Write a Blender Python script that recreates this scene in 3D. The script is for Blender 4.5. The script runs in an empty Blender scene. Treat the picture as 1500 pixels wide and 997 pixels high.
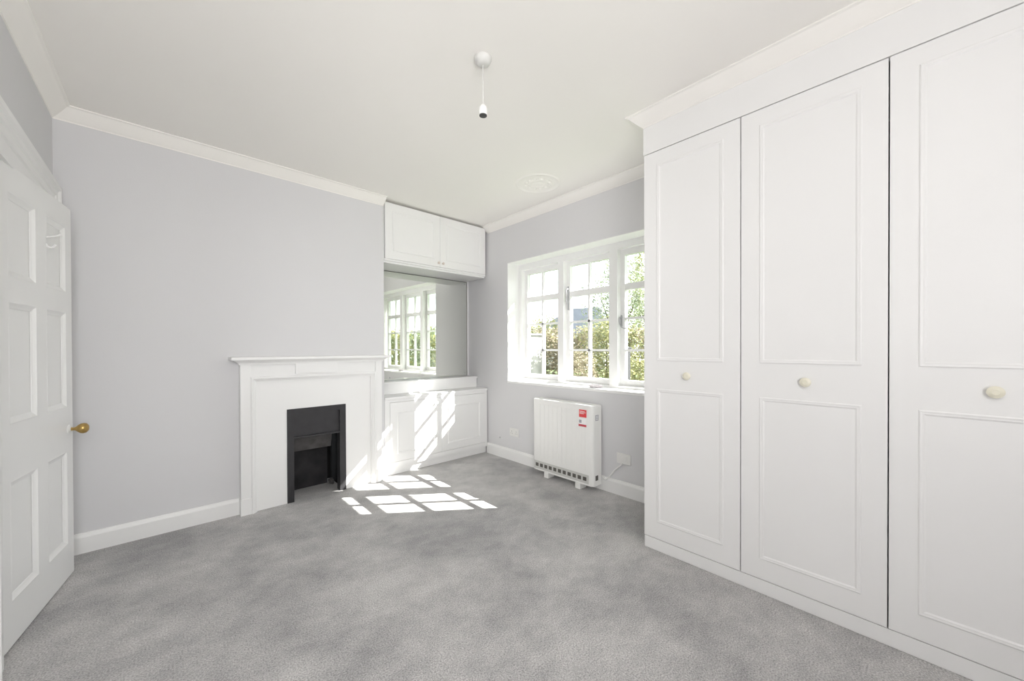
import bpy, bmesh, math, random
from mathutils import Vector, Matrix
random.seed(7)
C = bpy.context.scene.collection
sc = bpy.context.scene
PI = math.pi

# ---------------------------------------------------------------- camera, world, sun, exposure
CH = 1.22
TH, PITCH, ROLL, FPX, CY = 0.7338, -0.0060, -0.0030, 560.35, 512.99
cam = bpy.data.cameras.new('camera')
camo = bpy.data.objects.new('camera', cam)
C.objects.link(camo)
sc.camera = camo
cam.sensor_fit = 'HORIZONTAL'
cam.sensor_width = 36.0
cam.lens = FPX / 1500 * 36.0
cam.shift_y = (CY - 498.5) / 1500
cam.clip_start = 0.02
cam.clip_end = 300
c_, s_ = math.cos(TH), math.sin(TH)
Bm = Matrix(((c_, -s_, 0), (0, 0, -1), (s_, c_, 0)))
cp, sp = math.cos(PITCH), math.sin(PITCH)
Pm = Matrix(((1, 0, 0), (0, cp, sp), (0, -sp, cp)))
cr, sr = math.cos(ROLL), math.sin(ROLL)
Qm = Matrix(((cr, -sr, 0), (sr, cr, 0), (0, 0, 1)))
Rm = Qm @ Pm @ Bm                      # world -> (right, down, forward)
Rc = Matrix((Rm[0], -Rm[1], -Rm[2])).transposed()
camo.matrix_world = Matrix.Translation((0, 0, CH)) @ Rc.to_4x4()

world = bpy.data.worlds.new('sky')
sc.world = world
world.use_nodes = True
wn = world.node_tree
wn.nodes.clear()
wo = wn.nodes.new('ShaderNodeOutputWorld')
bg = wn.nodes.new('ShaderNodeBackground')
bg.inputs['Color'].default_value = (0.90, 0.95, 1.0, 1)
bg.inputs['Strength'].default_value = 3.8
wn.links.new(bg.outputs[0], wo.inputs[0])

SUN = Vector((-1.0, 0.722, -0.942)).normalized()
sl = bpy.data.lights.new('sun', 'SUN')
sl.energy = 26.0
sl.angle = math.radians(0.32)
sl.color = (1.0, 0.97, 0.92)
so = bpy.data.objects.new('sun', sl)
C.objects.link(so)
so.rotation_euler = SUN.to_track_quat('-Z', 'Y').to_euler()
so.location = (8, -4, 8)

# added fill lights out of frame, with no real source; they brighten the room
def soft(name, loc, aim, w, h, watts, spread=180):
    l = bpy.data.lights.new(name, 'AREA')
    l.shape = 'RECTANGLE'
    l.size, l.size_y = w, h
    l.energy = watts
    l.spread = math.radians(spread)
    l.color = (1.0, 0.988, 0.978)
    o = bpy.data.objects.new(name, l)
    C.objects.link(o)
    o.location = loc
    o.rotation_euler = Vector(aim).to_track_quat('-Z', 'Y').to_euler()
soft('fill_large', (-0.05, -1.0, 1.6), (0.0, 1, 0.1), 1.1, 1.3, 42)
soft('fill_small', (-0.05, -0.35, 1.45), (0.3, 1, 0.0), 0.7, 1.2, 6, 110)
soft('fill_by_door', (-0.38, 0.75, 1.55), (1.0, 0.85, 0.0), 0.45, 0.8, 5, 75)
soft('fill_upward', (0.3, -0.9, 0.9), (0.15, 0.5, 1), 1.0, 0.8, 8)

vs = sc.view_settings
vs.view_transform = 'Standard'
vs.look = 'None'
vs.gamma = 1
vs.use_curve_mapping = False
vs.exposure = 0.08
cy = sc.cycles
cy.max_bounces = 14
cy.diffuse_bounces = 10
cy.glossy_bounces = 5
cy.transparent_max_bounces = 16
cy.sample_clamp_indirect = 6.0
cy.caustics_reflective = False
cy.caustics_refractive = False
cy.use_denoising = True

# ---------------------------------------------------------------- materials
def new_mat(name):
    m = bpy.data.materials.new(name)
    m.use_nodes = True
    return m, m.node_tree, m.node_tree.nodes['Principled BSDF']

def paint(name, col, rough=0.5, var=0.02, scale=3.0, bump=0.0, bscale=300.0, spec=0.5, metal=0.0):
    m, nt, p = new_mat(name)
    N = nt.nodes
    tc = N.new('ShaderNodeTexCoord')
    nz = N.new('ShaderNodeTexNoise')
    nz.inputs['Scale'].default_value = scale
    nz.inputs['Detail'].default_value = 4
    nt.links.new(tc.outputs['Object'], nz.inputs['Vector'])
    rp = N.new('ShaderNodeValToRGB')
    rp.color_ramp.elements[0].position = 0.3
    rp.color_ramp.elements[1].position = 0.7
    rp.color_ramp.elements[0].color = [c * (1 - var) for c in col] + [1]
    rp.color_ramp.elements[1].color = [min(1, c * (1 + var)) for c in col] + [1]
    nt.links.new(nz.outputs[0], rp.inputs[0])
    nt.links.new(rp.outputs[0], p.inputs['Base Color'])
    p.inputs['Roughness'].default_value = rough
    p.inputs['Specular IOR Level'].default_value = spec
    p.inputs['Metallic'].default_value = metal
    if bump:
        n2 = N.new('ShaderNodeTexNoise')
        n2.inputs['Scale'].default_value = bscale
        nt.links.new(tc.outputs['Object'], n2.inputs['Vector'])
        b = N.new('ShaderNodeBump')
        b.inputs['Strength'].default_value = bump
        b.inputs['Distance'].default_value = 0.002
        nt.links.new(n2.outputs[0], b.inputs['Height'])
        nt.links.new(b.outputs[0], p.inputs['Normal'])
    return m

M_WALL = paint('wall_paint', (0.650, 0.648, 0.660), 0.75, 0.012, 1.2, 0.12, 90, 0.3)
M_CEIL = paint('ceiling_paint', (0.865, 0.845, 0.815), 0.85, 0.01, 1.0, 0.08, 70, 0.2)
M_GLOSS = paint('white_woodwork', (0.80, 0.80, 0.795), 0.38, 0.01, 2.0, 0.05, 60, 0.45)
M_DOOR = paint('door_paint', (0.79, 0.79, 0.785), 0.35, 0.012, 2.5, 0.06, 50, 0.45)
M_WARD = paint('wardrobe_paint', (0.80, 0.798, 0.795), 0.42, 0.008, 2.0, 0.04, 80, 0.4)
M_IRON = paint('painted_iron', (0.026, 0.025, 0.028), 0.5, 0.15, 14, 0.3, 90, 0.5)
M_SOOT = paint('sooty_iron', (0.030, 0.029, 0.031), 0.8, 0.3, 9, 0.5, 60, 0.2)
M_DEEP = paint('deep_soot', (0.012, 0.012, 0.012), 0.95, 0.2, 9, 0, 60, 0.05)
M_BRICK = paint('grey_fireback', (0.085, 0.081, 0.081), 0.9, 0.2, 16, 0.5, 60, 0.2)
M_BRASS = paint('aged_brass', (0.50, 0.34, 0.12), 0.35, 0.2, 40, 0, 0, 0.5, 0.9)
M_CREAM = paint('cream_ceramic', (0.77, 0.74, 0.62), 0.22, 0.03, 30)
M_BROWNK = paint('pale_wood_knob', (0.62, 0.55, 0.50), 0.4, 0.05, 30)
M_HEAT = paint('heater_enamel', (0.78, 0.78, 0.765), 0.32, 0.008, 3)
M_GRILL = paint('heater_grille_plastic', (0.55, 0.55, 0.53), 0.5, 0.02, 8)
M_SLOT = paint('dark_slot', (0.10, 0.095, 0.085), 0.8, 0.1, 8)
M_PLAST = paint('white_plastic', (0.80, 0.80, 0.785), 0.3, 0.005, 8)
M_ROSE = paint('aged_white_plastic', (0.66, 0.655, 0.635), 0.5, 0.005, 8)
M_SOCKET = paint('socket_plastic', (0.74, 0.735, 0.72), 0.35, 0.005, 8)
M_BLACKP = paint('black_plastic', (0.03, 0.03, 0.03), 0.45, 0.05, 20)
M_RED = paint('red_sticker', (0.70, 0.055, 0.06), 0.45, 0.04, 30)
M_DRED = paint('dark_red_sticker', (0.50, 0.06, 0.08), 0.45, 0.04, 30)
M_GREYL = paint('grey_label', (0.33, 0.33, 0.37), 0.5, 0.1, 80)
M_WHITEL = paint('white_label', (0.82, 0.82, 0.82), 0.5, 0.01, 30)
M_STEEL = paint('window_metal', (0.48, 0.48, 0.50), 0.35, 0.05, 30, 0, 0, 0.5, 0.6)
M_DARKST = paint('tarnished_strip', (0.16, 0.155, 0.14), 0.5, 0.2, 30, 0, 0, 0.5, 0.3)
M_PAPER = paint('tissue_paper', (0.80, 0.76, 0.78), 0.8, 0.05, 60)
M_SLATE = paint('roof_slate', (0.06, 0.07, 0.085), 0.7, 0.15, 2)
M_REND = paint('pale_render', (0.40, 0.39, 0.36), 0.9, 0.05, 2)
M_POST = paint('weathered_dark_timber', (0.04, 0.04, 0.043), 0.8, 0.1, 6)
M_BARK = paint('bark', (0.09, 0.07, 0.05), 0.9, 0.2, 6)
M_LAWN = paint('lawn_grass', (0.10, 0.15, 0.05), 0.9, 0.25, 3, 0.5, 30)
M_SOFFIT = paint('painted_soffit', (0.55, 0.55, 0.53), 0.7, 0.02, 4)
M_LAMPIN = paint('plaster_patch', (0.79, 0.775, 0.75), 0.8, 0.035, 26, 0.5, 60, 0.2)

def leaf_mat(name, a, b):
    m, nt, p = new_mat(name)
    N = nt.nodes
    tc = N.new('ShaderNodeTexCoord')
    nz = N.new('ShaderNodeTexNoise')
    nz.inputs['Scale'].default_value = 3.8
    nz.inputs['Detail'].default_value = 6
    nt.links.new(tc.outputs['Object'], nz.inputs['Vector'])
    rp = N.new('ShaderNodeValToRGB')
    rp.color_ramp.elements[0].position = 0.38
    rp.color_ramp.elements[1].position = 0.62
    rp.color_ramp.elements[0].color = (*a, 1)
    rp.color_ramp.elements[1].color = (*b, 1)
    nt.links.new(nz.outputs[0], rp.inputs[0])
    nt.links.new(rp.outputs[0], p.inputs['Base Color'])
    p.inputs['Roughness'].default_value = 0.55
    tr = N.new('ShaderNodeBsdfTranslucent')
    nt.links.new(rp.outputs[0], tr.inputs['Color'])
    mx = N.new('ShaderNodeMixShader')
    mx.inputs[0].default_value = 0.35
    out = N['Material Output']
    nt.links.new(p.outputs[0], mx.inputs[1])
    nt.links.new(tr.outputs[0], mx.inputs[2])
    nt.links.new(mx.outputs[0], out.inputs[0])
    return m

M_LEAF1 = leaf_mat('yellow_green_leaves', (0.15, 0.17, 0.055), (0.38, 0.36, 0.15))
M_LEAF2 = leaf_mat('grey_green_leaves', (0.12, 0.155, 0.085), (0.32, 0.36, 0.21))
M_LEAF3 = leaf_mat('russet_leaves', (0.18, 0.15, 0.09), (0.36, 0.31, 0.20))

def carpet():
    m, nt, p = new_mat('grey_carpet')
    N, L = nt.nodes, nt.links
    tc = N.new('ShaderNodeTexCoord')
    mp = N.new('ShaderNodeMapping')
    mp.inputs['Rotation'].default_value = (0, 0, 0.75)
    mp.inputs['Scale'].default_value = (1.0, 1.25, 1.0)
    L.new(tc.outputs['Object'], mp.inputs['Vector'])
    a = N.new('ShaderNodeTexNoise')       # scuffed swathes of the pile
    a.inputs['Scale'].default_value = 5.5
    a.inputs['Detail'].default_value = 10
    a.inputs['Roughness'].default_value = 0.72
    a.inputs['Distortion'].default_value = 0.15
    L.new(mp.outputs[0], a.inputs['Vector'])
    ra = N.new('ShaderNodeValToRGB')
    e = ra.color_ramp.elements
    e[0].position, e[0].color = 0.42, (0.315, 0.310, 0.312, 1)
    e[1].position, e[1].color = 0.68, (0.53, 0.519, 0.512, 1)
    
    big = N.new('ShaderNodeTexNoise')
    big.inputs['Scale'].default_value = 1.7
    big.inputs['Detail'].default_value = 5
    big.inputs['Distortion'].default_value = 0.5
    L.new(tc.outputs['Object'], big.inputs['Vector'])
    mm = N.new('ShaderNodeMath')
    mm.operation = 'MULTIPLY_ADD'
    mm.inputs[1].default_value = 0.55
    L.new(big.outputs[0], mm.inputs[0])
    m3 = N.new('ShaderNodeMath')
    m3.operation = 'MULTIPLY'
    m3.inputs[1].default_value = 0.55
    L.new(a.outputs[0], m3.inputs[0])
    L.new(m3.outputs[0], mm.inputs[2])
    f = N.new('ShaderNodeTexNoise')       # the tufts
    f.inputs['Scale'].default_value = 170
    f.inputs['Detail'].default_value = 3
    L.new(tc.outputs['Object'], f.inputs['Vector'])
    rf = N.new('ShaderNodeValToRGB')
    g = rf.color_ramp.elements
    g[0].position, g[0].color = 0.30, (0.60, 0.60, 0.60, 1)
    g[1].position, g[1].color = 0.70, (1.35, 1.35, 1.35, 1)
    L.new(f.outputs[0], rf.inputs[0])
    L.new(mm.outputs[0], ra.inputs[0])
    mx = N.new('ShaderNodeMix')
    mx.data_type = 'RGBA'
    mx.blend_type = 'MULTIPLY'
    mx.inputs[0].default_value = 1.0
    L.new(ra.outputs[0], mx.inputs[6])
    L.new(rf.outputs[0], mx.inputs[7])
    L.new(mx.outputs[2], p.inputs['Base Color'])
    p.inputs['Roughness'].default_value = 1.0
    p.inputs['Specular IOR Level'].default_value = 0.1
    p.inputs['Sheen Weight'].default_value = 0.15
    b = N.new('ShaderNodeBump')
    b.inputs['Strength'].default_value = 0.7
    b.inputs['Distance'].default_value = 0.006
    L.new(f.outputs[0], b.inputs['Height'])
    L.new(b.outputs[0], p.inputs['Normal'])
    return m
M_CARPET = carpet()

def glass():
    m, nt, p = new_mat('window_glass')
    N, L = nt.nodes, nt.links
    N.remove(p)
    t = N.new('ShaderNodeBsdfTransparent')
    t.inputs[0].default_value = (0.97, 0.98, 0.975, 1)
    g = N.new('ShaderNodeBsdfGlossy')
    g.inputs['Roughness'].default_value = 0.0
    lw = N.new('ShaderNodeLayerWeight')
    pw = N.new('ShaderNodeMath')
    pw.operation = 'POWER'
    pw.inputs[1].default_value = 5
    L.new(lw.outputs['Facing'], pw.inputs[0])
    f = N.new('ShaderNodeMath')
    f.operation = 'MULTIPLY_ADD'
    f.inputs[1].default_value = 0.6
    f.inputs[2].default_value = 0.03
    L.new(pw.outputs[0], f.inputs[0])
    mx = N.new('ShaderNodeMixShader')
    L.new(f.outputs[0], mx.inputs[0])
    L.new(t.outputs[0], mx.inputs[1])
    L.new(g.outputs[0], mx.inputs[2])
    L.new(mx.outputs[0], N['Material Output'].inputs[0])
    return m
M_GLASS = glass()

def mirror_mat():
    m, nt, p = new_mat('mirror_silvering')
    N, L = nt.nodes, nt.links
    p.inputs['Metallic'].default_value = 1.0
    p.inputs['Roughness'].default_value = 0.015
    nz = N.new('ShaderNodeTexNoise')
    nz.inputs['Scale'].default_value = 2
    tc = N.new('ShaderNodeTexCoord')
    L.new(tc.outputs['Object'], nz.inputs['Vector'])
    rp = N.new('ShaderNodeValToRGB')
    rp.color_ramp.elements[0].color = (0.89, 0.91, 0.86, 1)
    rp.color_ramp.elements[1].color = (0.91, 0.93, 0.88, 1)
    L.new(nz.outputs[0], rp.inputs[0])
    L.new(rp.outputs[0], p.inputs['Base Color'])
    return m
M_MIRROR = mirror_mat()

# ---------------------------------------------------------------- mesh helpers
def box(bm, x0, x1, y0, y1, z0, z1, bev=0.0, M=None):
    r = bmesh.ops.create_cube(bm, size=1.0)
    vs_ = r['verts']
    T = Matrix.Translation(((x0 + x1) / 2, (y0 + y1) / 2, (z0 + z1) / 2)) @ Matrix.Diagonal((abs(x1 - x0), abs(y1 - y0), abs(z1 - z0), 1))
    bmesh.ops.transform(bm, matrix=T, verts=vs_)
    if bev:
        es = list({e for v in vs_ for e in v.link_edges})
        rb = bmesh.ops.bevel(bm, geom=es, offset=bev, segments=2, affect='EDGES', profile=0.6)
        vs_ = list({v for f in rb['faces'] for v in f.verts} | {v for v in vs_ if v.is_valid})
    if M is not None:
        bmesh.ops.transform(bm, matrix=M, verts=vs_)
    return vs_

def lathe(bm, prof, M=None, n=24):
    """prof: (radius, height) from bottom to top, about local z"""
    rings = []
    new = []
    for r, z in prof:
        ring = [bm.verts.new((r * math.cos(2 * PI * k / n), r * math.sin(2 * PI * k / n), z)) for k in range(n)]
        rings.append(ring)
        new += ring
    for a, b in zip(rings, rings[1:]):
        for k in range(n):
            bm.faces.new((a[k], a[(k + 1) % n], b[(k + 1) % n], b[k]))
    bm.faces.new(list(reversed(rings[0])))
    bm.faces.new(rings[-1])
    if M is not None:
        bmesh.ops.transform(bm, matrix=M, verts=new)
    return new

def tube(bm, pts, r, n=8, cap=True):
    pts = [Vector(p) for p in pts]
    rs = r if isinstance(r, (list, tuple)) else [r] * len(pts)
    rings = []
    up = None
    for i, p in enumerate(pts):
        d = (pts[min(i + 1, len(pts) - 1)] - pts[max(i - 1, 0)]).normalized()
        if up is None:
            up = d.orthogonal().normalized()
        else:
            up = (up - d * up.dot(d)).normalized()
        w = d.cross(up)
        rings.append([bm.verts.new(p + (up * math.cos(2 * PI * k / n) + w * math.sin(2 * PI * k / n)) * rs[i]) for k in range(n)])
    for a, b in zip(rings, rings[1:]):
        for k in range(n):
            bm.faces.new((a[k], a[(k + 1) % n], b[(k + 1) % n], b[k]))
    if cap:
        bm.faces.new(list(reversed(rings[0])))
        bm.faces.new(rings[-1])

def sweep(bm, pts, prof, closed=False, A=None, B=None):
    """mitred sweep of a closed profile (u outward, w along B) along a path lying in the plane normal to B.
    A(dir) gives the in-plane outward vector: B x dir."""
    pts = [Vector(p) for p in pts]
    B = Vector(B)
    n = len(pts)
    rings = []
    for i, p in enumerate(pts):
        if closed or 0 < i < n - 1:
            d0 = (p - pts[(i - 1) % n]).normalized()
            d1 = (pts[(i + 1) % n] - p).normalized()
        elif i == 0:
            d0 = d1 = (pts[1] - p).normalized()
        else:
            d0 = d1 = (p - pts[i - 1]).normalized()
        n0, n1 = B.cross(d0), B.cross(d1)
        m = (n0 + n1)
        m = m / max(1e-6, m.dot(n0))
        rings.append([bm.verts.new(p + m * u + B * w) for u, w in prof])
    k = len(prof)
    rng = range(n) if closed else range(n - 1)
    for i in rng:
        a, b = rings[i], rings[(i + 1) % n]
        for j in range(k):
            bm.faces.new((a[j], a[(j + 1) % k], b[(j + 1) % k], b[j]))
    if not closed:
        bm.faces.new(list(reversed(rings[0])))
        bm.faces.new(rings[-1])

def mesh(name, bm, mat, parent=None, smooth=False, loc=None):
    bmesh.ops.recalc_face_normals(bm, faces=bm.faces)
    me = bpy.data.meshes.new(name)
    bm.to_mesh(me)
    bm.free()
    mats = mat if isinstance(mat, (list, tuple)) else [mat]
    for m in mats:
        me.materials.append(m)
    if smooth:
        for p in me.polygons:
            p.use_smooth = True
        try:
            me.set_sharp_from_angle(angle=math.radians(38))
        except Exception:
            pass
    o = bpy.data.objects.new(name, me)
    C.objects.link(o)
    if parent is not None:
        o.parent = parent
    if loc is not None:
        o.location = loc
    return o

def thing(name, label, cat, loc=(0, 0, 0), rz=0.0, group=None):
    o = bpy.data.objects.new(name, None)
    C.objects.link(o)
    o.empty_display_size = 0.1
    o.location = loc
    o.rotation_euler = (0, 0, rz)
    o['label'] = label
    o['category'] = cat
    if group:
        o['group'] = group
    return o

def tag(o, label, cat, group=None, kind=None):
    o['label'] = label
    o['category'] = cat
    if group:
        o['group'] = group
    if kind:
        o['kind'] = kind
    return o

def struct(o, label=None, cat=None):
    o['kind'] = 'structure'
    if label:
        o['label'] = label
    if cat:
        o['category'] = cat
    return o

def nb():
    return bmesh.new()

def empty_struct(name, loc, rz, label, cat):
    o = thing(name, label, cat, loc, rz)
    o['kind'] = 'structure'
    return o

def Rz(a):
    return Matrix.Rotation(a, 4, 'Z')

# orientation: lathe axis (z) -> given direction
def axis_to(pos, d):
    return Matrix.Translation(Vector(pos)) @ Vector(d).to_track_quat('Z', 'Y').to_matrix().to_4x4()

# ---------------------------------------------------------------- room shell
XL, XW, YB = -0.486, 2.79, -1.72          # wall with the door, wall with the window, wall behind
CEIL = 2.63
FO = Vector((-0.5, 3.43, 0))              # the fireplace wall runs slightly out of square
FA = 0.027
AL_S, AL_D = 2.02, 0.38                   # alcove: starts here, this deep
def fw(s, d, z):
    return FO + Vector((math.cos(FA) * s - math.sin(FA) * d, math.sin(FA) * s + math.cos(FA) * d, z))
WY0, WY1, WZ0, WZ1 = 1.245, 3.165, 0.85, 2.155      # window reveal
WX2 = 3.10

bm = nb()
box(bm, XL - 0.3, WX2, YB - 0.2, 4.3, -0.12, 0.0)
struct(mesh('floor', bm, M_CARPET), 'soft grey carpet covering the whole floor', 'floor')

bm = nb()
box(bm, XL - 0.3, WX2, YB - 0.2, 4.3, CEIL, CEIL + 0.15)
struct(mesh('ceiling', bm, M_CEIL), 'plain off-white painted ceiling', 'ceiling')

# wall with window opening
bm = nb()
box(bm, XW, WX2, YB - 0.2, WY0, 0, CEIL)
box(bm, XW, WX2, WY1, 4.3, 0, CEIL)
box(bm, XW, WX2, WY0, WY1, 0, WZ0)
box(bm, XW, WX2, WY0, WY1, WZ1, CEIL)
struct(mesh('wall_right', bm, M_WALL), 'pale grey wall around the casement window', 'wall')
# white painted reveal lining
bm = nb()
t_ = 0.006
box(bm, XW - 0.001, 2.955, WY1 - t_, WY1, WZ0, WZ1)
box(bm, XW - 0.001, 2.955, WY0, WY0 + t_, WZ0, WZ1)
box(bm, XW - 0.001, 2.955, WY0 + t_, WY1 - t_, WZ1 - t_, WZ1)
struct(mesh('trim_1', bm, M_GLOSS), 'white painted lining of the window recess', 'trim')

# door wall: opening y DY0..DY1
DY0, DY1, DZ = 2.395, 3.185, 1.970
bm = nb()
box(bm, XL - 0.15, XL, YB - 0.2, DY0, 0, CEIL)
box(bm, XL - 0.15, XL, DY1, 4.3, 0, CEIL)
box(bm, XL - 0.15, XL, DY0, DY1, DZ, CEIL)
struct(mesh('wall_left', bm, M_WALL), 'pale grey wall holding the door', 'wall')
# dim landing beyond the ajar door
bm = nb()
box(bm, XL - 1.5, XL - 0.15, 2.1, 2.2, 0, CEIL)
box(bm, XL - 1.5, XL - 0.15, 3.4, 3.5, 0, CEIL)
box(bm, XL - 1.6, XL - 1.5, 2.1, 3.5, 0, CEIL)
box(bm, XL - 1.5, XL - 0.3, 2.2, 3.4, -0.1, 0)
box(bm, XL - 1.5, XL - 0.3, 2.2, 3.4, CEIL, CEIL + 0.1)
struct(mesh('wall_landing', bm, M_WALL), 'grey landing wall behind the ajar door', 'wall')

bm = nb()
box(bm, XL - 0.3, WX2, YB - 0.2, YB, 0, CEIL)
struct(mesh('wall_front', bm, M_WALL), 'pale grey wall facing the fireplace', 'wall')

# fireplace wall (chimney breast with firebox hole), alcove to its right
HS0, HS1, HZ = 1.215, 1.655, 0.73
bm = nb()
box(bm, -0.3, HS0, 0, 0.5, 0, CEIL)
box(bm, HS1, AL_S, 0, 0.5, 0, CEIL)
box(bm, HS0, HS1, 0, 0.5, HZ, CEIL)
box(bm, AL_S, 3.6, AL_D, 0.5, 0, CEIL)
w = mesh('wall_back', bm, M_WALL)
w.location = FO
w.rotation_euler = (0, 0, FA)
struct(w, 'pale grey wall with the fireplace and the alcove', 'wall')

# cornice: profile u = out from wall, w = down from ceiling (B = -z)
COR = [(0, 0), (0.078, 0), (0.078, 0.007), (0.066, 0.010), (0.056, 0.020), (0.043, 0.033), (0.029, 0.046), (0.015, 0.058), (0.004, 0.066), (0.003, 0.072), (0, 0.072)]
def cornice(name, a, b, label):
    bm = nb()
    sweep(bm, [a, b], COR, B=(0, 0, -1))
    return struct(mesh(name, bm, M_CEIL), label, 'cornice')
# B x dir must point into the room; B = -z
WARD_X = 2.174
WARD_Y1 = 1.204
bm = nb()
pc = [Vector((XL, YB, CEIL)), Vector((XL, FO.y + 0.0, CEIL))]
corner = fw(0.014, 0, CEIL)
e1 = fw(AL_S + 0.002, 0, CEIL)
sweep(bm, [(XL, YB, CEIL), tuple(corner), tuple(e1)], COR, B=(0, 0, -1))
o = struct(mesh('trim_2', bm, M_CEIL), 'white moulded cornice above the fireplace and the door', 'cornice')
bm = nb()
sweep(bm, [(WARD_X, YB, CEIL), (WARD_X, WARD_Y1, CEIL), (XW, WARD_Y1, CEIL), (XW, fw(3.29, 0, 0).y, CEIL)][::-1], COR, B=(0, 0, -1))
struct(mesh('trim_3', bm, M_CEIL), 'white moulded cornice above the wardrobe and the window', 'cornice')

# baseboards: profile u out from wall, w up (B=+z)
BSB = [(0, 0), (0.019, 0), (0.019, 0.095), (0.016, 0.103), (0.011, 0.110), (0.008, 0.118), (0, 0.118)]
def baseboard(name, pts, label):
    bm = nb()
    sweep(bm, pts, BSB, B=(0, 0, 1))
    return struct(mesh(name, bm, M_GLOSS), label, 'baseboard')
baseboard('baseboard_back', [tuple(fw(0.014, 0, 0)), tuple(fw(0.892, 0, 0))][::-1], 'white skirting between the door corner and the fireplace')
baseboard('baseboard_right', [(XW, WARD_Y1 + 0.01, 0), (XW, fw(3.29, 0, 0).y - 0.002, 0)], 'white skirting below the window')
baseboard('baseboard_left', [(XL, DY0 - 0.22, 0), (XL, YB, 0)][::1], 'white skirting along the door wall')

# sweeps' side: B x dir must point into the room
# ---------------------------------------------------------------- door and its surround
# architrave: path around the opening, profile u outward from opening, w out from wall (B=+x)
ARC = [(0.0, 0), (0.0, 0.016), (0.070, 0.018), (0.078, 0.024), (0.110, 0.025), (0.116, 0.031), (0.140, 0.032), (0.150, 0.042), (0.168, 0.044), (0.178, 0.036), (0.178, 0)]
bm = nb()
pp = [(XL, DY1 + 0.012, 0), (XL, DY1 + 0.012, DZ + 0.002), (XL, DY0 - 0.012, DZ + 0.002), (XL, DY0 - 0.012, 0)]
# B x dir for dir=+z, B=+x : (1,0,0)x(0,0,1) = (0,-1,0) -> inward; so reverse the path
sweep(bm, pp[::-1], ARC, B=(1, 0, 0))
struct(mesh('trim_4', bm, M_DOOR), 'white stepped architrave around the doorway', 'architrave')
bm = nb()
box(bm, XL - 0.15, XL, DY0, DY0 + 0.012, 0, DZ)
box(bm, XL - 0.15, XL, DY1 - 0.012, DY1, 0, DZ)
box(bm, XL - 0.15, XL, DY0, DY1, DZ - 0.004, DZ)
struct(mesh('trim_5', bm, M_DOOR), 'white door lining inside the doorway', 'door lining')

# leaf: local x from hinge (0) to free edge (W), local +y = back of leaf ... faces room at local y=0 (room side is -y)
DW = 0.766
hinge = Vector((-0.386 - 0.109 / 0.7618 * DW, 3.163 - 0.754 / 0.7618 * DW, 0))
DA = math.atan2(0.754, 0.109)
door = empty_struct('door_1', hinge, DA, 'white six-panelled door standing slightly ajar', 'door')
# with x toward the free edge (mostly +Y), room (+X) is on local -y
LT = 0.04
DB, DT = 0.008, 1.980
def s2x(s):
    return DW - s
cols = [(s2x(0.645) , s2x(0.402)), (s2x(0.305), s2x(0.075))]
rows = [(0.185, 0.682), (0.912, 1.418), (1.518, 1.868)]
bm = nb()
box(bm, 0, cols[0][0], 0, LT, DB, DT)                               # hinge stile
box(bm, cols[0][1], cols[1][0], 0, LT, DB, DT)                      # muntin
box(bm, cols[1][1], DW, 0, LT, DB, DT)                              # lock stile
zr = [DB] + [z for r in rows for z in r] + [DT]
for c0, c1 in cols:
    for i in range(0, 8, 2):
        box(bm, c0, c1, 0, LT, zr[i], zr[i + 1])
mesh('door_leaf', bm, M_DOOR, door)
PM = [(0, -0.012), (0, 0.0), (-0.005, 0.001), (-0.011, -0.003), (-0.018, -0.007), (-0.026, -0.010), (-0.028, -0.012)]
for c0, c1 in cols:
    for z0, z1 in rows:
        bm = nb()
        box(bm, c0, c1, 0.013, 0.027, z0, z1)
        pn = mesh('panel', bm, M_DOOR, door)
        bm = nb()
        # B = -y (towards the room). counter: B x dir outward of the rectangle
        rect = [(c0, 0, z0), (c1, 0, z0), (c1, 0, z1), (c0, 0, z1)]
        B = Vector((0, -1, 0))
        if B.cross(Vector((1, 0, 0))).z > 0:      # bottom edge: outward must be -z
            rect = rect[::-1]
        sweep(bm, rect, PM, closed=True, B=B)
        mesh('moulding', bm, M_DOOR, pn)
# knob, on the lock stile
kx, kz = s2x(0.055), 0.793
bm = nb()
lathe(bm, [(0.024, 0), (0.024, 0.003), (0.018, 0.007), (0.012, 0.010)], axis_to((kx, 0, kz), (0, -1, 0)))
rose = mesh('knob_rose', bm, M_PLAST, door, True)
bm = nb()
lathe(bm, [(0.009, 0.008), (0.0085, 0.022), (0.012, 0.028), (0.020, 0.036), (0.0265, 0.046), (0.028, 0.056), (0.025, 0.066), (0.016, 0.073), (0.004, 0.0755)], axis_to((kx, 0, kz), (0, -1, 0)), 28)
kb = mesh('knob', bm, M_BRASS, door, True)
kb['label'] = 'brass knob'
bm = nb()
lathe(bm, [(0.022, 0), (0.022, 0.003), (0.010, 0.009), (0.009, 0.02), (0.024, 0.04), (0.024, 0.055), (0.006, 0.066)], axis_to((kx, LT, kz), (0, 1, 0)), 20)
mesh('knob', bm, M_BRASS, door, True)
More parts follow.
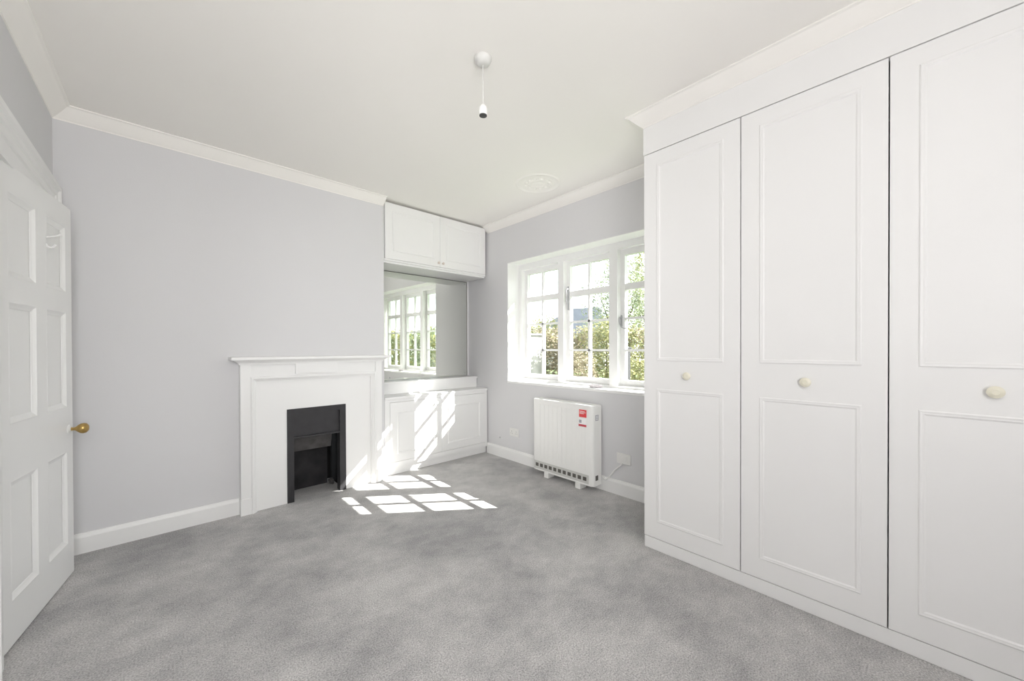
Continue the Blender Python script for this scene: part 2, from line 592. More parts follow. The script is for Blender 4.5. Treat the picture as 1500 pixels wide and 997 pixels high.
# coat hook screwed to the upper panel
hx, hz = s2x(0.275), 1.745
hook = thing('coat_hook', 'white painted double coat hook on the door above the knob', 'hook')
hook.matrix_world = Matrix.Translation(hinge) @ Rz(DA) @ Matrix.Translation((hx, 0.013, hz))
bm = nb()
box(bm, -0.009, 0.009, -0.005, 0, -0.034, 0.034, 0.002)
mesh('back_plate', bm, M_DOOR, hook)
bm = nb()
tube(bm, [(0, -0.004, 0.020), (0, -0.016, 0.022), (0, -0.034, 0.028), (0, -0.050, 0.036), (0, -0.056, 0.042)], [0.0055, 0.005, 0.0045, 0.0045, 0.008], 10)
mesh('upper_prong', bm, M_DOOR, hook, True)
bm = nb()
tube(bm, [(0, -0.004, -0.012), (0, -0.010, -0.024), (0, -0.020, -0.030), (0, -0.030, -0.027), (0, -0.035, -0.018), (0, -0.036, -0.012)], [0.0055, 0.005, 0.0045, 0.0045, 0.005, 0.008], 10)
mesh('lower_prong', bm, M_DOOR, hook, True)

# ---------------------------------------------------------------- window_1
win = empty_struct('window_1', (0, 0, 0), 0, 'white three-casement window with small square panes', 'window')
FX0, FX1 = 2.955, 3.070
glaz = [(2.615, 3.070), (2.006, 2.461), (1.392, 1.843)]            # glass extents per casement
gz0, gz1 = 0.934, 2.038
ST = 0.045
bm = nb()
box(bm, FX0, FX1, WY1 - 0.058, WY1, WZ0, WZ1)
box(bm, FX0, FX1, WY0, WY0 + 0.065, WZ0, WZ1)
box(bm, FX0, FX1, WY0 + 0.065, WY1 - 0.058, 2.090, WZ1)
box(bm, FX0, FX1, WY0 + 0.065, WY1 - 0.058, WZ0, 0.885)
for ya, yb in ((2.461 + ST - 0.006, 2.615 - ST + 0.006), (1.843 + ST - 0.006, 2.006 - ST + 0.006)):
    box(bm, FX0 - 0.004, FX1, ya, yb, 0.885, 2.090)
mesh('window_frame', bm, M_GLOSS, win)
SX0, SX1 = 3.006, 3.050
for i, (y0, y1) in enumerate(glaz):
    sash_e = None
    bm = nb()
    box(bm, SX0, SX1, y0 - ST, y0, gz0 - 0.048, gz1 + 0.052)
    box(bm, SX0, SX1, y1, y1 + ST, gz0 - 0.048, gz1 + 0.052)
    box(bm, SX0, SX1, y0, y1, gz1, gz1 + 0.052)
    box(bm, SX0, SX1, y0, y1, gz0 - 0.048, gz0)
    sash = mesh('casement', bm, M_GLOSS, win)
    ym = (y0 + y1) / 2
    bm = nb()
    box(bm, SX0 + 0.004, SX1 - 0.004, y0, y1, 1.731, 1.788)
    mesh('transom_bar', bm, M_GLOSS, sash)
    zs = [gz0, 1.198, 1.479, 1.7595, gz1]
    hb = [0.009, 0.009, 0.028]
    bm = nb()
    box(bm, SX0 + 0.003, SX1 - 0.006, ym - 0.0115, ym + 0.0115, gz0, gz1)
    mesh('glazing_bar', bm, M_GLOSS, sash)
    for z in (1.198, 1.479):
        bm = nb()
        box(bm, SX0 + 0.003, SX1 - 0.006, y0, y1, z - 0.010, z + 0.010)
        mesh('glazing_bar', bm, M_GLOSS, sash)
    for z0, z1 in zip(zs, zs[1:]):
        for a, b in ((y0, ym), (ym, y1)):
            bm = nb()
            box(bm, 3.028, 3.031, a, b, z0, z1)
            mesh('pane', bm, M_GLASS, sash)
# lever handle on the middle casement, curled handle on the third
bm = nb()
box(bm, 2.996, 3.006, 2.472, 2.486, 1.60, 1.84, 0.003)
tube(bm, [(3.000, 2.479, 1.81), (2.975, 2.479, 1.81), (2.965, 2.477, 1.80), (2.965, 2.474, 1.68)], 0.0055, 8)
hd = mesh('window_handle', bm, M_STEEL, win)
hd['label'] = 'grey metal lever handle'
bm = nb()
box(bm, 2.996, 3.006, 1.866, 1.880, 1.41, 1.51, 0.003)
tube(bm, [(3.000, 1.873, 1.49), (2.980, 1.873, 1.49), (2.972, 1.873, 1.47), (2.970, 1.870, 1.43), (2.970, 1.855, 1.40), (2.970, 1.825, 1.388), (2.970, 1.800, 1.392)], 0.005, 8)
hd = mesh('window_handle', bm, M_STEEL, win, True)
hd['label'] = 'short curled lever handle'
# inner sill board
bm = nb()
box(bm, XW - 0.008, FX0, WY0 - 0.0, WY1 - 0.0, WZ0 - 0.012, WZ0 + 0.012, 0.003)
mesh('window_sill', bm, M_GLOSS, win)
bm = nb()
box(bm, FX1, WX2 + 0.05, WY0, WY1, WZ0 - 0.05, WZ0 - 0.0, 0.003)
mesh('outer_sill', bm, M_GLOSS, win)
# eave over the window outside
bm = nb()
box(bm, WX2, 3.45, YB - 0.5, 5.0, 2.255, 2.28)
box(bm, 3.42, 3.45, YB - 0.5, 5.0, 2.255, 2.42)
box(bm, WX2 - 0.3, 3.45, YB - 0.5, 5.0, CEIL + 0.15, CEIL + 0.2)
struct(mesh('trim_6', bm, M_SOFFIT), 'painted eaves board outside over the window', 'eaves')

# crumpled tissue on the sill
def crumple(name, mat, pos, size, seed, n=3):
    bm = nb()
    bmesh.ops.create_icosphere(bm, subdivisions=n, radius=1.0)
    rnd = random.Random(seed)
    for v in bm.verts:
        k = 0.75 + 0.5 * rnd.random()
        v.co = Vector((v.co.x * size[0] * k, v.co.y * size[1] * k, max(-size[2] * 0.92, v.co.z * size[2] * k)))
    return mesh(name, bm, mat, loc=pos)
o = crumple('crumpled_tissue', M_PAPER, (2.875, 2.06, WZ0 + 0.012 + 0.0150), (0.035, 0.065, 0.0162), 5)
tag(o, 'small crumpled white tissue lying on the window sill above the heater', 'tissue')

# ---------------------------------------------------------------- fireplace
fp = thing('fireplace', 'white painted fireplace surround with a dark iron insert', 'fireplace', FO, FA)
PD = -0.070                                   # front plane of the surround
SD = -0.042                                   # plane of the inner slip panel
S0, S1 = 0.892, 1.965
# slip panel with hole
bm = nb()
IS0, IS1, IZ = 1.196, 1.648, 0.742
box(bm, 0.99, IS0, SD, -0.002, 0.001, 0.975)
box(bm, IS1, 1.868, SD, -0.002, 0.001, 0.975)
box(bm, IS0, IS1, SD, -0.002, IZ, 0.975)
mesh('slip_panel', bm, M_GLOSS, fp)
# jambs
for (a, b) in ((S0, 0.956), (1.905, S1)):
    bm = nb()
    box(bm, a, b, PD, -0.002, 0.001, 1.108, 0.002)
    mesh('jamb', bm, M_GLOSS, fp)
    bm = nb()
    box(bm, a - 0.004, b + 0.004, PD - 0.006, -0.002, 0.001, 0.12, 0.002)
    mesh('plinth_block', bm, M_GLOSS, fp)
# stepped inner moulding round the slip
MO = [(0, -0.03), (0, 0.004), (-0.008, 0.010), (-0.016, 0.010), (-0.020, 0.002), (-0.030, -0.006), (-0.034, -0.012), (-0.040, -0.012), (-0.040, -0.03)]
bm = nb()
B = Vector((0, -1, 0))
path = [(0.954, PD, 0.001), (0.954, PD, 1.012), (1.907, PD, 1.012), (1.907, PD, 0.001)]
if B.cross(Vector((0, 0, 1))).x > 0:          # on the left leg outward must be -x
    path = path[::-1]
sweep(bm, path, MO, B=B)
mesh('moulding', bm, M_GLOSS, fp)
# frieze with raised centre tablet and raised ends
bm = nb()
box(bm, 0.954, 1.907, PD + 0.012, -0.002, 1.010, 1.108)
mesh('frieze', bm, M_GLOSS, fp)
bm = nb()
box(bm, 1.252, 1.570, PD - 0.006, PD + 0.014, 1.024, 1.104, 0.002)
mesh('centre_tablet', bm, M_GLOSS, fp)
# bed moulding and shelf
bm = nb()
BED = [(0, 0), (0.008, 0), (0.010, 0.010), (0.020, 0.020), (0.036, 0.030), (0.042, 0.036), (0, 0.036)]
pts = [(S0, -0.002, 1.102), (S0, PD, 1.102), (S1, PD, 1.102), (S1, -0.002, 1.102)]
B = Vector((0, 0, 1))
if B.cross(Vector((1, 0, 0))).y > 0:
    pts = pts[::-1]
sweep(bm, pts, BED, B=B)
mesh('bed_moulding', bm, M_GLOSS, fp)
bm = nb()
box(bm, 0.830, 2.018, -0.142, -0.001, 1.138, 1.160, 0.005)
mesh('mantel_shelf', bm, M_GLOSS, fp)
# iron insert: frame, hood plate, baffle, back, cheeks
ins = None
bm = nb()
ID = SD - 0.004
box(bm, IS0, 1.245, ID, 0.02, 0.001, IZ)
box(bm, 1.597, IS1, ID, 0.02, 0.001, IZ)
box(bm, 1.245, 1.597, ID, 0.02, 0.695, IZ)
ins = mesh('insert_frame', bm, M_IRON, fp)
ins['label'] = 'dark grey iron insert frame'
bm = nb()
box(bm, 1.245, 1.597, ID + 0.020, 0.03, 0.512, 0.695)
box(bm, 1.245, 1.597, ID + 0.002, 0.03, 0.500, 0.514, 0.003)
mesh('hood_plate', bm, M_IRON, fp)
bm = nb()
v = [bm.verts.new(p) for p in [(1.222, 0.035, 0.515), (1.560, 0.035, 0.515), (1.572, 0.10, 0.365), (1.222, 0.10, 0.365), (1.222, 0.045, 0.525), (1.560, 0.045, 0.525), (1.572, 0.112, 0.365), (1.222, 0.112, 0.365)]]
for f in ((0, 1, 2, 3), (7, 6, 5, 4), (0, 4, 5, 1), (1, 5, 6, 2), (2, 6, 7, 3), (3, 7, 4, 0)):
    bm.faces.new([v[i] for i in f])
mesh('smoke_baffle', bm, M_BRICK, fp)
bm = nb()
box(bm, HS0 + 0.001, 1.585, 0.24, 0.28, 0.001, HZ - 0.01)
v2 = None
mesh('fireback', bm, M_SOOT, fp)
bm = nb()
box(bm, HS0 + 0.001, HS0 + 0.012, 0.02, 0.28, 0.001, HZ - 0.01)
mesh('cheek', bm, M_SOOT, fp)
bm = nb()
box(bm, HS1 - 0.012, HS1 - 0.001, 0.02, 0.44, 0.001, HZ - 0.01)
box(bm, 1.585, HS1 - 0.012, 0.36, 0.40, 0.001, HZ - 0.01)
mesh('cheek', bm, M_DEEP, fp)
bm = nb()
box(bm, HS0 + 0.001, HS1 - 0.001, 0.02, 0.44, HZ - 0.01, HZ - 0.002)
mesh('throat_plate', bm, M_SOOT, fp)
# grey debris in the back corner of the hearth
o = crumple('mortar_rubble', M_BRICK, tuple(fw(1.605, 0.20, 0.022)), (0.022, 0.055, 0.026), 11, 2)
tag(o, 'small grey heap of mortar rubble in the back corner of the hearth', 'rubble')

# ---------------------------------------------------------------- alcove: upper cupboard, mirror, ledge, lower cupboard
def panel_door(parent, x0, x1, z0, z1, yf, th, mat, m=0.065, knob=None, raised=True, mm=None):
    """door leaf in the local xz plane, front at y = yf (towards -y), with a moulded frame"""
    bm = nb()
    box(bm, x0, x1, yf, yf + th, z0, z1, 0.0015)
    d = mesh('door', bm, mat, parent)
    return d

def frame_moulding(parent, x0, x1, z0, z1, yf, mat, wdt=0.016, h=0.006):
    bm = nb()
    prof = [(0, 0), (0, h * 0.55), (-wdt * 0.2, h), (-wdt * 0.5, h * 0.75), (-wdt * 0.7, h * 0.8), (-wdt, 0.0)]
    B = Vector((0, -1, 0))
    rect = [(x0, yf, z0), (x1, yf, z0), (x1, yf, z1), (x0, yf, z1)]
    if B.cross(Vector((1, 0, 0))).z > 0:
        rect = rect[::-1]
    sweep(bm, rect, prof, closed=True, B=B)
    return mesh('moulding', bm, mat, parent)

uc = thing('wall_cupboard', 'white two-door cupboard fitted high above the mirror', 'cupboard', FO, FA)
U0, U1, UZ0, UZ1 = 2.022, 3.262, 2.066, 2.606
bm = nb()
box(bm, U0 + 0.001, U1, 0.022, AL_D - 0.001, UZ0 - 0.030, UZ1 + 0.004, 0.002)
mesh('carcass', bm, M_GLOSS, uc)
bm = nb()
box(bm, U0, U1, 0.000, 0.022, UZ0 - 0.012, UZ0 + 0.006, 0.003)
mesh('bottom_rail', bm, M_GLOSS, uc)
um = 2.642
for (a, b, kx_) in ((U0 + 0.012, um - 0.0015, um - 0.027), (um + 0.0015, U1 - 0.004, um + 0.027)):
    d = panel_door(uc, a, b, UZ0 + 0.008, UZ1, -0.004, 0.022, M_GLOSS)
    frame_moulding(d, a + 0.075, b - 0.075, UZ0 + 0.085, UZ1 - 0.07, -0.004, M_GLOSS)
    bm = nb()
    lathe(bm, [(0.006, 0), (0.006, 0.010), (0.013, 0.016), (0.014, 0.022), (0.010, 0.027), (0.003, 0.028)], axis_to((kx_, -0.004, 2.112), (0, -1, 0)), 16)
    mesh('knob', bm, M_BROWNK, d, True)

mr = thing('wall_mirror', 'large plain mirror filling the back of the alcove', 'mirror', FO, FA)
MD = AL_D - 0.010
bm = nb()
box(bm, AL_S + 0.004, 3.262, MD, AL_D - 0.001, 0.885, 2.032)
mesh('mirror_glass', bm, M_MIRROR, mr)
bm = nb()
box(bm, 3.262, 3.266, MD - 0.003, AL_D - 0.001, 0.885, 2.032)
box(bm, AL_S + 0.004, 3.266, MD - 0.003, AL_D - 0.001, 2.029, 2.034)
mesh('edge_strip', bm, M_DARKST, mr)
for (sx, sz) in ((2.25, 0.91), (3.235, 0.915), (3.235, 2.0), (2.16, 1.98)):
    bm = nb()
    lathe(bm, [(0.007, 0), (0.007, 0.003), (0.002, 0.005)], axis_to((sx, MD, sz), (0, -1, 0)), 12)
    mesh('fixing_screw', bm, M_STEEL, mr, True)

lg = thing('boxed_ledge', 'white boxed ledge between the mirror and the lower cupboard', 'ledge', FO, FA)
LZT = 0.882
bm = nb()
box(bm, AL_S + 0.003, 3.285, 0.20, AL_D - 0.001, 0.756, LZT - 0.018)
mesh('boxing', bm, M_GLOSS, lg)
bm = nb()
box(bm, AL_S + 0.003, 3.287, 0.185, AL_D - 0.012, LZT - 0.018, LZT, 0.004)
mesh('shelf', bm, M_GLOSS, lg)

lc = thing('base_cupboard', 'white two-door cupboard in the alcove beside the fireplace', 'cupboard', FO, FA)
L0, L1 = AL_S + 0.003, 3.278
bm = nb()
box(bm, L0, L1, 0.022, AL_D - 0.001, 0.075, 0.728)
mesh('carcass', bm, M_GLOSS, lc)
bm = nb()
box(bm, L0, L1, 0.024, 0.034, 0.001, 0.075, 0.002)
mesh('plinth', bm, M_GLOSS, lc)
bm = nb()
box(bm, L0, L1 + 0.006, -0.006, AL_D - 0.002, 0.728, 0.754, 0.006)
mesh('worktop', bm, M_GLOSS, lc)
lm = 2.655
bm = nb()
box(bm, L0, L0 + 0.05, -0.001, 0.020, 0.077, 0.727)
mesh('face_frame', bm, M_GLOSS, lc)
bm = nb()
box(bm, L1 - 0.03, L1, -0.001, 0.020, 0.077, 0.727)
mesh('face_frame', bm, M_GLOSS, lc)
bm = nb()
box(bm, L0 + 0.05, L1 - 0.03, -0.001, 0.020, 0.077, 0.125)
mesh('bottom_rail', bm, M_GLOSS, lc)
bm = nb()
box(bm, L0 + 0.05, L1 - 0.03, -0.001, 0.020, 0.703, 0.727)
mesh('top_rail', bm, M_GLOSS, lc)
for (a, b, kx_) in ((L0 + 0.052, lm - 0.0015, lm - 0.07), (lm + 0.0015, L1 - 0.032, None)):
    d = panel_door(lc, a, b, 0.128, 0.700, -0.004, 0.022, M_GLOSS)
    frame_moulding(d, a + 0.075, b - 0.075, 0.200, 0.610, -0.004, M_GLOSS, 0.018, 0.007)
    if kx_:
        bm = nb()
        lathe(bm, [(0.006, 0), (0.006, 0.010), (0.014, 0.016), (0.015, 0.022), (0.010, 0.027), (0.003, 0.028)], axis_to((kx_, -0.004, 0.655), (0, -1, 0)), 16)
        mesh('knob', bm, M_GLOSS, d, True)

# ---------------------------------------------------------------- fitted wardrobe (front faces -x)
wd = thing('fitted_wardrobe', 'white floor-to-ceiling fitted wardrobe with moulded doors beside the window', 'wardrobe', (WARD_X, WARD_Y1, 0), -PI / 2)
# local x runs along -Y (away from the fireplace), local -y = towards ... check: Rz(-90): x->(0,-1), y->(1,0): front faces local -y = world -x
WL = WARD_Y1 - YB - 0.002
WDEP = XW - WARD_X - 0.002
bm = nb()
box(bm, 0, 0.018, 0.018, WDEP, 0.001, CEIL - 0.002)
box(bm, 0.018, WL, WDEP - 0.012, WDEP, 0.001, CEIL - 0.002)
box(bm, 0.018, WL, 0.022, WDEP - 0.012, 2.385, CEIL - 0.002)
box(bm, 0.018, WL, 0.022, WDEP - 0.012, 0.001, 0.068)
box(bm, WL - 0.02, WL, 0.022, WDEP - 0.012, 0.068, 2.385)
mesh('carcass', bm, M_WARD, wd)
bm = nb()
box(bm, 0.0, WL, 0.000, 0.021, 2.394, CEIL - 0.002)
mesh('frieze', bm, M_WARD, wd)
bm = nb()
box(bm, 0.004, WL, 0.004, 0.022, 0.001, 0.070, 0.002)
mesh('plinth', bm, M_WARD, wd)
DWD = 0.5395
y0 = 0.0
edges = [0.002]
edges += [WARD_Y1 - 0.669, WARD_Y1 - 0.1295, WARD_Y1 + 0.410, WARD_Y1 + 0.9495, WL - 0.002]
for i in range(5):
    a, b = edges[i] + 0.0022, edges[i + 1] - 0.0022
    bm = nb()
    box(bm, a, b, 0.0, 0.019, 0.075, 2.389, 0.0015)
    d = mesh('door', bm, M_WARD, wd)
    ma, mb_ = a + 0.082, b - 0.078
    frame_moulding(d, ma, mb_, 1.142, 2.313, 0.0, M_WARD, 0.021, 0.0048)
    frame_moulding(d, ma, mb_, 0.175, 0.975, 0.0, M_WARD, 0.021, 0.0048)
    kx_ = (a + b) / 2
    bm = nb()
    lathe(bm, [(0.013, 0), (0.012, 0.004), (0.009, 0.006), (0.009, 0.009), (0.016, 0.012), (0.0215, 0.016), (0.0215, 0.019), (0.0160, 0.023), (0.0085, 0.0245), (0.0080, 0.0235), (0.002, 0.0235)], axis_to((kx_, 0.0, 1.060), (0, -1, 0)), 28)
    k_ = mesh('knob', bm, M_CREAM, d, True)
    k_['label'] = 'cream ceramic knob'

# ---------------------------------------------------------------- storage heater (front faces -x), local x along -Y
HY1, HY0 = 2.624, 1.919
ht = thing('storage_heater', 'white storage heater with red stickers standing below the window', 'heater', (2.635, HY1, 0), -PI / 2)
HW = HY1 - HY0
HD = 0.125
def rr_prism(bm, x0, x1, y0, y1, z0, z1, r, seg=6):
    """upright box with rounded vertical front edges"""
    pts = []
    for k in range(seg + 1):
        a = PI + PI / 2 * k / seg
        pts.append((x0 + r + r * math.cos(a), y0 + r + r * math.sin(a)))
    for k in range(seg + 1):
        a = 1.5 * PI + PI / 2 * k / seg
        pts.append((x1 - r + r * math.cos(a), y0 + r + r * math.sin(a)))
    pts += [(x1, y1), (x0, y1)]
    lo = [bm.verts.new((p[0], p[1], z0)) for p in pts]
    hi = [bm.verts.new((p[0], p[1], z1)) for p in pts]
    n = len(pts)
    for k in range(n):
        bm.faces.new((lo[k], lo[(k + 1) % n], hi[(k + 1) % n], hi[k]))
    bm.faces.new(list(reversed(lo)))
    top = bm.faces.new(hi)
    return top
bm = nb()
top = rr_prism(bm, 0, HW, 0, HD, 0.155, 0.734, 0.028)
es = [e for e in top.edges if not (abs(e.verts[0].co.y - HD) < 1e-4 and abs(e.verts[1].co.y - HD) < 1e-4)]
bmesh.ops.bevel(bm, geom=es, offset=0.006, segments=3, affect='EDGES')
mesh('casing', bm, M_HEAT, ht, True)
# shallow ribs of the front panel
for k in range(11):
    xk = 0.075 + k * 0.0525
    bm = nb()
    box(bm, xk, xk + 0.030, -0.0025, 0.001, 0.175, 0.685, 0.001)
    mesh('rib', bm, M_HEAT, ht)
bm = nb()
rr_prism(bm, 0.002, HW - 0.001, 0.003, HD, 0.052, 0.155, 0.026)
base = mesh('lower_casing', bm, M_HEAT, ht, True)
bm = nb()
gx0, gx1 = 0.022, HW - 0.045
box(bm, gx0, gx1, -0.001, 0.006, 0.068, 0.142, 0.001)
gr = mesh('air_grille', bm, M_GRILL, ht)
ns = 11
for k in range(ns):
    xa = gx0 + 0.010 + k * (gx1 - gx0 - 0.02) / ns
    bm = nb()
    box(bm, xa + 0.010, xa + 0.046, -0.0025, 0.0, 0.090, 0.122)
    mesh('slot', bm, M_SLOT, gr)
for xa in (0.150, 0.520):
    bm = nb()
    box(bm, xa, xa + 0.055, -0.004, 0.085, 0.0015, 0.054, 0.006)
    mesh('foot', bm, M_HEAT, ht)
# side vent and control label on the end towards the wardrobe
bm = nb()
box(bm, HW - 0.0005, HW + 0.001, 0.040, 0.075, 0.098, 0.140)
mesh('side_vent', bm, M_SLOT, ht)
bm = nb()
box(bm, HW - 0.0005, HW + 0.0012, 0.038, 0.080, 0.605, 0.652)
cl = mesh('control_label', bm, M_GREYL, ht)
cl['label'] = 'grey control label'
for k in range(3):
    bm = nb()
    box(bm, HW + 0.001, HW + 0.002, 0.044, 0.074, 0.613 + k * 0.013, 0.619 + k * 0.013)
    mesh('label_line', bm, M_WHITEL, cl)
# stickers on the front
def hx_(y):
    return HY1 - y
bm = nb()
box(bm, hx_(2.058), hx_(1.981), -0.0042, -0.0025, 0.628, 0.692)
rs = mesh('sticker', bm, M_RED, ht)
rs['label'] = 'red square sticker'
for z, a, b in ((0.676, 0.006, 0.060), (0.666, 0.006, 0.070), (0.656, 0.006, 0.050)):
    bm = nb()
    box(bm, hx_(2.058) + a, hx_(2.058) + b, -0.0050, -0.0042, z, z + 0.004)
    mesh('print_line', bm, M_WHITEL, rs)
bm = nb()
box(bm, hx_(2.063), hx_(1.981), -0.0040, -0.0025, 0.548, 0.622)
ws = mesh('sticker', bm, M_WHITEL, ht)
ws['label'] = 'white sticker with dark red foot'
bm = nb()
box(bm, hx_(2.063), hx_(1.981), -0.0046, -0.0040, 0.548, 0.567)
mesh('sticker_band', bm, M_DRED, ws)
bm = nb()
box(bm, hx_(2.058), hx_(2.032), -0.0046, -0.0040, 0.578, 0.604)
mesh('symbol', bm, M_GREYL, ws)
bm = nb()
box(bm, 0.10, 0.18, HD, 2.79 - 2.635, 0.30, 0.50)
mesh('wall_bracket', bm, M_STEEL, ht)
bm = nb()
box(bm, 0.52, 0.60, HD, 2.79 - 2.635, 0.30, 0.50)
mesh('wall_bracket', bm, M_STEEL, ht)

# ---------------------------------------------------------------- sockets, flex, stud
def socket(y0, y1, z0, z1, label, double, plain=False):
    t = thing('wall_socket', label, 'socket', (XW, (y0 + y1) / 2, (z0 + z1) / 2), -PI / 2, None)
    hw, hh = (y1 - y0) / 2, (z1 - z0) / 2
    bm = nb()
    box(bm, -hw, hw, -0.009, -0.0005, -hh, hh, 0.003)
    mesh('face_plate', bm, M_SOCKET, t)
    if plain:
        bm = nb()
        box(bm, -0.030, 0.030, -0.012, -0.009, -0.012, 0.022, 0.001)
        mesh('fuse_carrier', bm, M_SOCKET, t)
        return t
    for cx in ((-hw / 2, hw / 2) if double else (0,)):
        for (px, pz, w_, h_) in ((0, 0.010, 0.0025, 0.004), (-0.011, -0.012, 0.0032, 0.0022), (0.011, -0.012, 0.0032, 0.0022)):
            bm = nb()
            box(bm, cx + px - w_, cx + px + w_, -0.0096, -0.009, pz - h_, pz + h_)
            mesh('pin_hole', bm, M_SLOT, t)
        bm = nb()
        box(bm, cx + 0.012, cx + 0.022, -0.012, -0.009, 0.018, 0.034, 0.001)
        mesh('rocker', bm, M_SOCKET, t)
    return t
socket(2.985, 3.128, 0.265, 0.351, 'white double socket on the wall between cupboard and heater', True)
so2 = socket(1.655, 1.785, 0.262, 0.348, 'white fused outlet on the wall between heater and wardrobe', True, True)
# flex from the outlet down to the heater
bm = nb()
tube(bm, [(XW - 0.004, 1.735, 0.264), (XW - 0.010, 1.750, 0.245), (XW - 0.016, 1.795, 0.20), (XW - 0.020, 1.835, 0.15), (XW - 0.026, 1.862, 0.115), (XW - 0.030, 1.880, 0.10), (XW - 0.034, 1.893, 0.112), (XW - 0.040, 1.900, 0.13)], 0.006, 8)
o = mesh('power_flex', bm, M_PLAST, None, True)
tag(o, 'white flex running from the outlet down to the heater', 'cable')
bm = nb()
lathe(bm, [(0.008, 0), (0.008, 0.004), (0.005, 0.008), (0.001, 0.009)], axis_to((XW, 3.300, 0.212), (-1, 0, 0)), 14)
o = mesh('cable_stud', bm, M_STEEL, None, True)
tag(o, 'tiny grey stud in the wall just above the corner skirting', 'stud')

# ---------------------------------------------------------------- pendant and ceiling plate
pd = thing('pendant_light', 'white ceiling rose with a bare lamp holder on a short cord', 'lamp', (1.150, 1.480, 2.375))
CZ = CEIL - 2.375
bm = nb()
lathe(bm, [(0.012, CZ - 0.034), (0.022, CZ - 0.032), (0.033, CZ - 0.026), (0.040, CZ - 0.014), (0.043, CZ - 0.008), (0.043, CZ - 0.0005)], None, 32)
mesh('ceiling_rose', bm, M_ROSE, pd, True)
bm = nb()
tube(bm, [(0, 0, CZ - 0.033), (0.001, 0.001, CZ * 0.6), (0, 0, 0.028)], 0.0021, 8)
mesh('cord', bm, M_ROSE, pd, True)
bm = nb()
lathe(bm, [(0.0175, -0.022), (0.0195, -0.020), (0.0205, -0.008), (0.0205, 0.006), (0.018, 0.016), (0.011, 0.026), (0.006, 0.031)], None, 28)
mesh('lamp_holder', bm, M_PLAST, pd, True)
bm = nb()
lathe(bm, [(0.013, -0.026), (0.0185, -0.025), (0.0185, -0.0215)], None, 24)
k_ = mesh('holder_mouth', bm, M_BLACKP, pd, True)
k_['label'] = 'black open underside of the holder'
bm = nb()
lathe(bm, [(0.030, -0.007), (0.036, -0.004), (0.060, -0.003), (0.066, -0.006), (0.074, -0.006), (0.080, -0.003), (0.120, -0.003), (0.126, -0.005), (0.134, -0.003), (0.170, -0.003), (0.176, -0.007), (0.186, -0.007), (0.195, -0.0005)], None, 64)
for k in range(12):
    a = 2 * PI * k / 12
    lathe(bm, [(0.004, -0.010), (0.012, -0.008), (0.017, -0.003)], Matrix.Translation((0.100 * math.cos(a), 0.100 * math.sin(a), 0)), 10)
o = mesh('ceiling_disc', bm, M_CEIL, None, True, (2.375, 2.295, CEIL))
tag(o, 'faint round plaster disc on the ceiling near the window', 'ceiling disc')

# ---------------------------------------------------------------- garden beyond the window
bm = nb()
box(bm, WX2, 45, -40, 45, -0.7, -0.6)
struct(mesh('ground', bm, M_LAWN), 'garden lawn outside the window', 'lawn')

def leaves(bm, n, cen, rad, size, rnd, flat=0.0):
    for _ in range(n):
        while True:
            p = Vector((rnd.uniform(-1, 1), rnd.uniform(-1, 1), rnd.uniform(-1, 1)))
            if 0.25 < p.length < 1:
                break
        k = 1 + 0.16 * math.sin(7 * p.x + 3 * p.z) + 0.12 * math.sin(9 * p.y - 4 * p.x)
        q = Vector((cen[0] + p.x * rad[0] * k, cen[1] + p.y * rad[1] * k, cen[2] + p.z * rad[2] * k))
        a = Vector((rnd.gauss(0, 1), rnd.gauss(0, 1), rnd.gauss(0, 1))).normalized()
        b = a.orthogonal().normalized()
        s = size * rnd.uniform(0.6, 1.3)
        vs_ = [bm.verts.new(q + a * s), bm.verts.new(q + b * s * 0.45), bm.verts.new(q - a * s), bm.verts.new(q - b * s * 0.45)]
        bm.faces.new(vs_)

def shrub(name, label, cat, x, y, r, zc, rz, mat, n, size, seed, group):
    rnd = random.Random(seed)
    t = thing(name, label, cat, (x, y, -0.6), 0, group)
    bm = nb()
    leaves(bm, n, (0, 0, zc + 0.6), (r, r, rz), size, rnd)
    mesh('foliage', bm, mat, t)
    bm = nb()
    tube(bm, [(0, 0, 0), (0.05, 0.03, (zc + 0.6) * 0.5), (0.02, -0.04, (zc + 0.6))], [0.09 * r, 0.06 * r, 0.03 * r], 8)
    for k in range(4):
        a = 2 * PI * k / 4 + rnd.random()
        tube(bm, [(0.03, 0, (zc + 0.6) * 0.55), (r * 0.35 * math.cos(a), r * 0.35 * math.sin(a), (zc + 0.6) * 0.85), (r * 0.55 * math.cos(a), r * 0.55 * math.sin(a), (zc + 0.6) * 1.05)], [0.04 * r, 0.025 * r, 0.01 * r], 6)
    mesh('stem', bm, M_BARK, t)
    return t

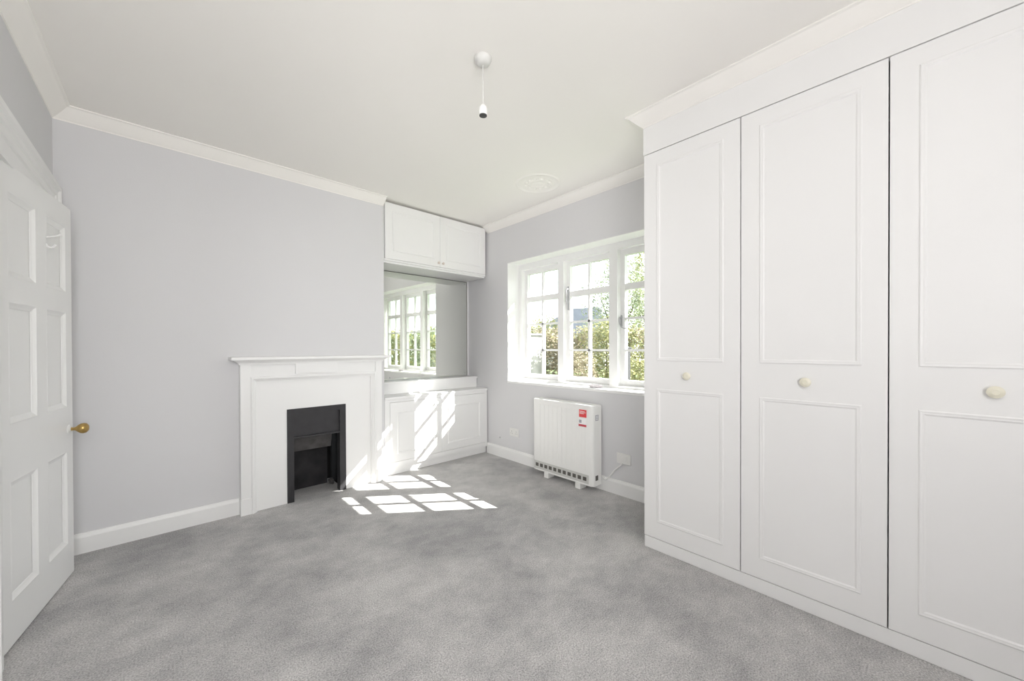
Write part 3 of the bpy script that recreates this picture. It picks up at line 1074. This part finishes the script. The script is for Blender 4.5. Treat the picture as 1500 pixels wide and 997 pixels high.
def hedge(name, label, x, y0, y1, zt, mat, n, size, seed):
    rnd = random.Random(seed)
    t = thing(name, label, 'hedge', (x, (y0 + y1) / 2, -0.6))
    bm = nb()
    hw = (y1 - y0) / 2
    for _ in range(n):
        yy = rnd.uniform(-hw, hw)
        top = zt + 0.6 + 0.16 * math.sin(yy * 2.3 + seed) + 0.10 * math.sin(yy * 6.1) + rnd.gauss(0, 0.05)
        q = Vector((rnd.uniform(-0.5, 0.5), yy, top * rnd.random() ** 0.7))
        a_ = Vector((rnd.gauss(0, 1), rnd.gauss(0, 1), rnd.gauss(0, 1))).normalized()
        b_ = a_.orthogonal().normalized()
        s_ = size * rnd.uniform(0.6, 1.3)
        f = bm.faces.new([bm.verts.new(q + a_ * s_), bm.verts.new(q + b_ * s_ * 0.5), bm.verts.new(q - a_ * s_), bm.verts.new(q - b_ * s_ * 0.5)])
        f.material_index = 0 if math.sin(yy * 1.7 + seed) + rnd.gauss(0, 0.5) > 0 else 1
    mesh('foliage', bm, mat, t)
    k = 0
    yy = -hw + 0.4
    while yy < hw:
        bm = nb()
        tube(bm, [(0, yy, 0), (0.04, yy + 0.05, 0.7), (-0.03, yy, zt + 0.3)], [0.035, 0.025, 0.01], 6)
        mesh('stem', bm, M_BARK, t)
        yy += 1.3
    return t
hedge('garden_hedge', 'mixed yellow-green and russet hedge along the garden behind the window', 9.2, 3.2, 10.5, 1.80, [M_LEAF1, M_LEAF3], 30000, 0.05, 3)
hedge('garden_hedge', 'grey-green hedge that shows only in the alcove mirror', 9.2, -17.0, 3.0, 1.95, [M_LEAF2, M_LEAF1], 34000, 0.07, 8)
shrub('garden_shrub', 'rounded russet shrub in front of the hedge below the slate roof', 'shrub', 7.4, 5.75, 0.50, 0.35, 0.85, M_LEAF3, 3500, 0.035, 21, None)
shrub('garden_shrub', 'rounded yellow-green shrub in front of the hedge beside the dark post', 'shrub', 7.4, 4.15, 0.48, 0.35, 0.95, M_LEAF1, 3500, 0.035, 22, None)
shrub('garden_tree', 'tall leafy tree seen through the middle and right casements', 'tree', 12.2, 7.75, 1.15, 2.9, 2.0, M_LEAF2, 6500, 0.055, 91, None)
shrub('garden_tree', 'yellow-green tree reaching the top of the right casement', 'tree', 16.0, 8.6, 1.35, 3.9, 2.6, M_LEAF1, 8000, 0.07, 92, None)
shrub('garden_tree', 'small bright green tree above the hedge behind the first casement', 'tree', 12.4, 11.6, 0.75, 1.9, 0.85, M_LEAF1, 3000, 0.05, 93, None)

# neighbouring house with slate roof
hs = thing('neighbour_house', 'distant pale house with a dark slate roof behind the shrubs', 'house', (27, 20.2, -0.6), 0.35)
bm = nb()
box(bm, 0, 6, -1.5, 5, 0, 3.2)
mesh('wall', bm, M_REND, hs)
bm = nb()
v = [bm.verts.new(p) for p in [(-0.3, -2.0, 3.1), (6.3, -2.0, 3.1), (6.3, 5.3, 3.1), (-0.3, 5.3, 3.1), (3.0, -0.2, 5.6), (3.0, 2.6, 5.6)]]
for f in ((0, 1, 4), (1, 2, 5, 4), (2, 3, 5), (3, 0, 4, 5), (3, 2, 1, 0)):
    bm.faces.new([v[i] for i in f])
mesh('roof', bm, M_SLATE, hs)
for k in range(2):
    bm = nb()
    box(bm, -0.04, 0.02, 0.2 + 2 * k, 1.2 + 2 * k, 1.6, 2.7)
    mesh('window', bm, M_SLOT, hs)

sd = thing('garden_shed', 'low pale shed at the far end of the garden', 'shed', (8.0, 8.05, -0.6), 0.0)
bm = nb()
box(bm, 0, 0.55, 0.0, 1.6, 0, 2.2)
mesh('wall', bm, M_REND, sd)
bm = nb()
box(bm, -0.05, 0.6, -0.05, 1.65, 2.2, 2.25, 0.01)
mesh('roof', bm, M_REND, sd)
bm = nb()
box(bm, -0.02, 0.0, 0.5, 1.1, 0.05, 1.85)
mesh('door', bm, M_REND, sd)

ps = thing('garden_post', 'dark grey timber post standing just outside the right casement', 'post', (5.6, 3.41, -0.6))
bm = nb()
box(bm, -0.05, 0.05, -0.05, 0.05, 0, 1.80, 0.006)
mesh('shaft', bm, M_POST, ps)
bm = nb()
box(bm, -0.065, 0.065, -0.065, 0.065, 1.80, 1.83, 0.008)
mesh('cap', bm, M_POST, ps)
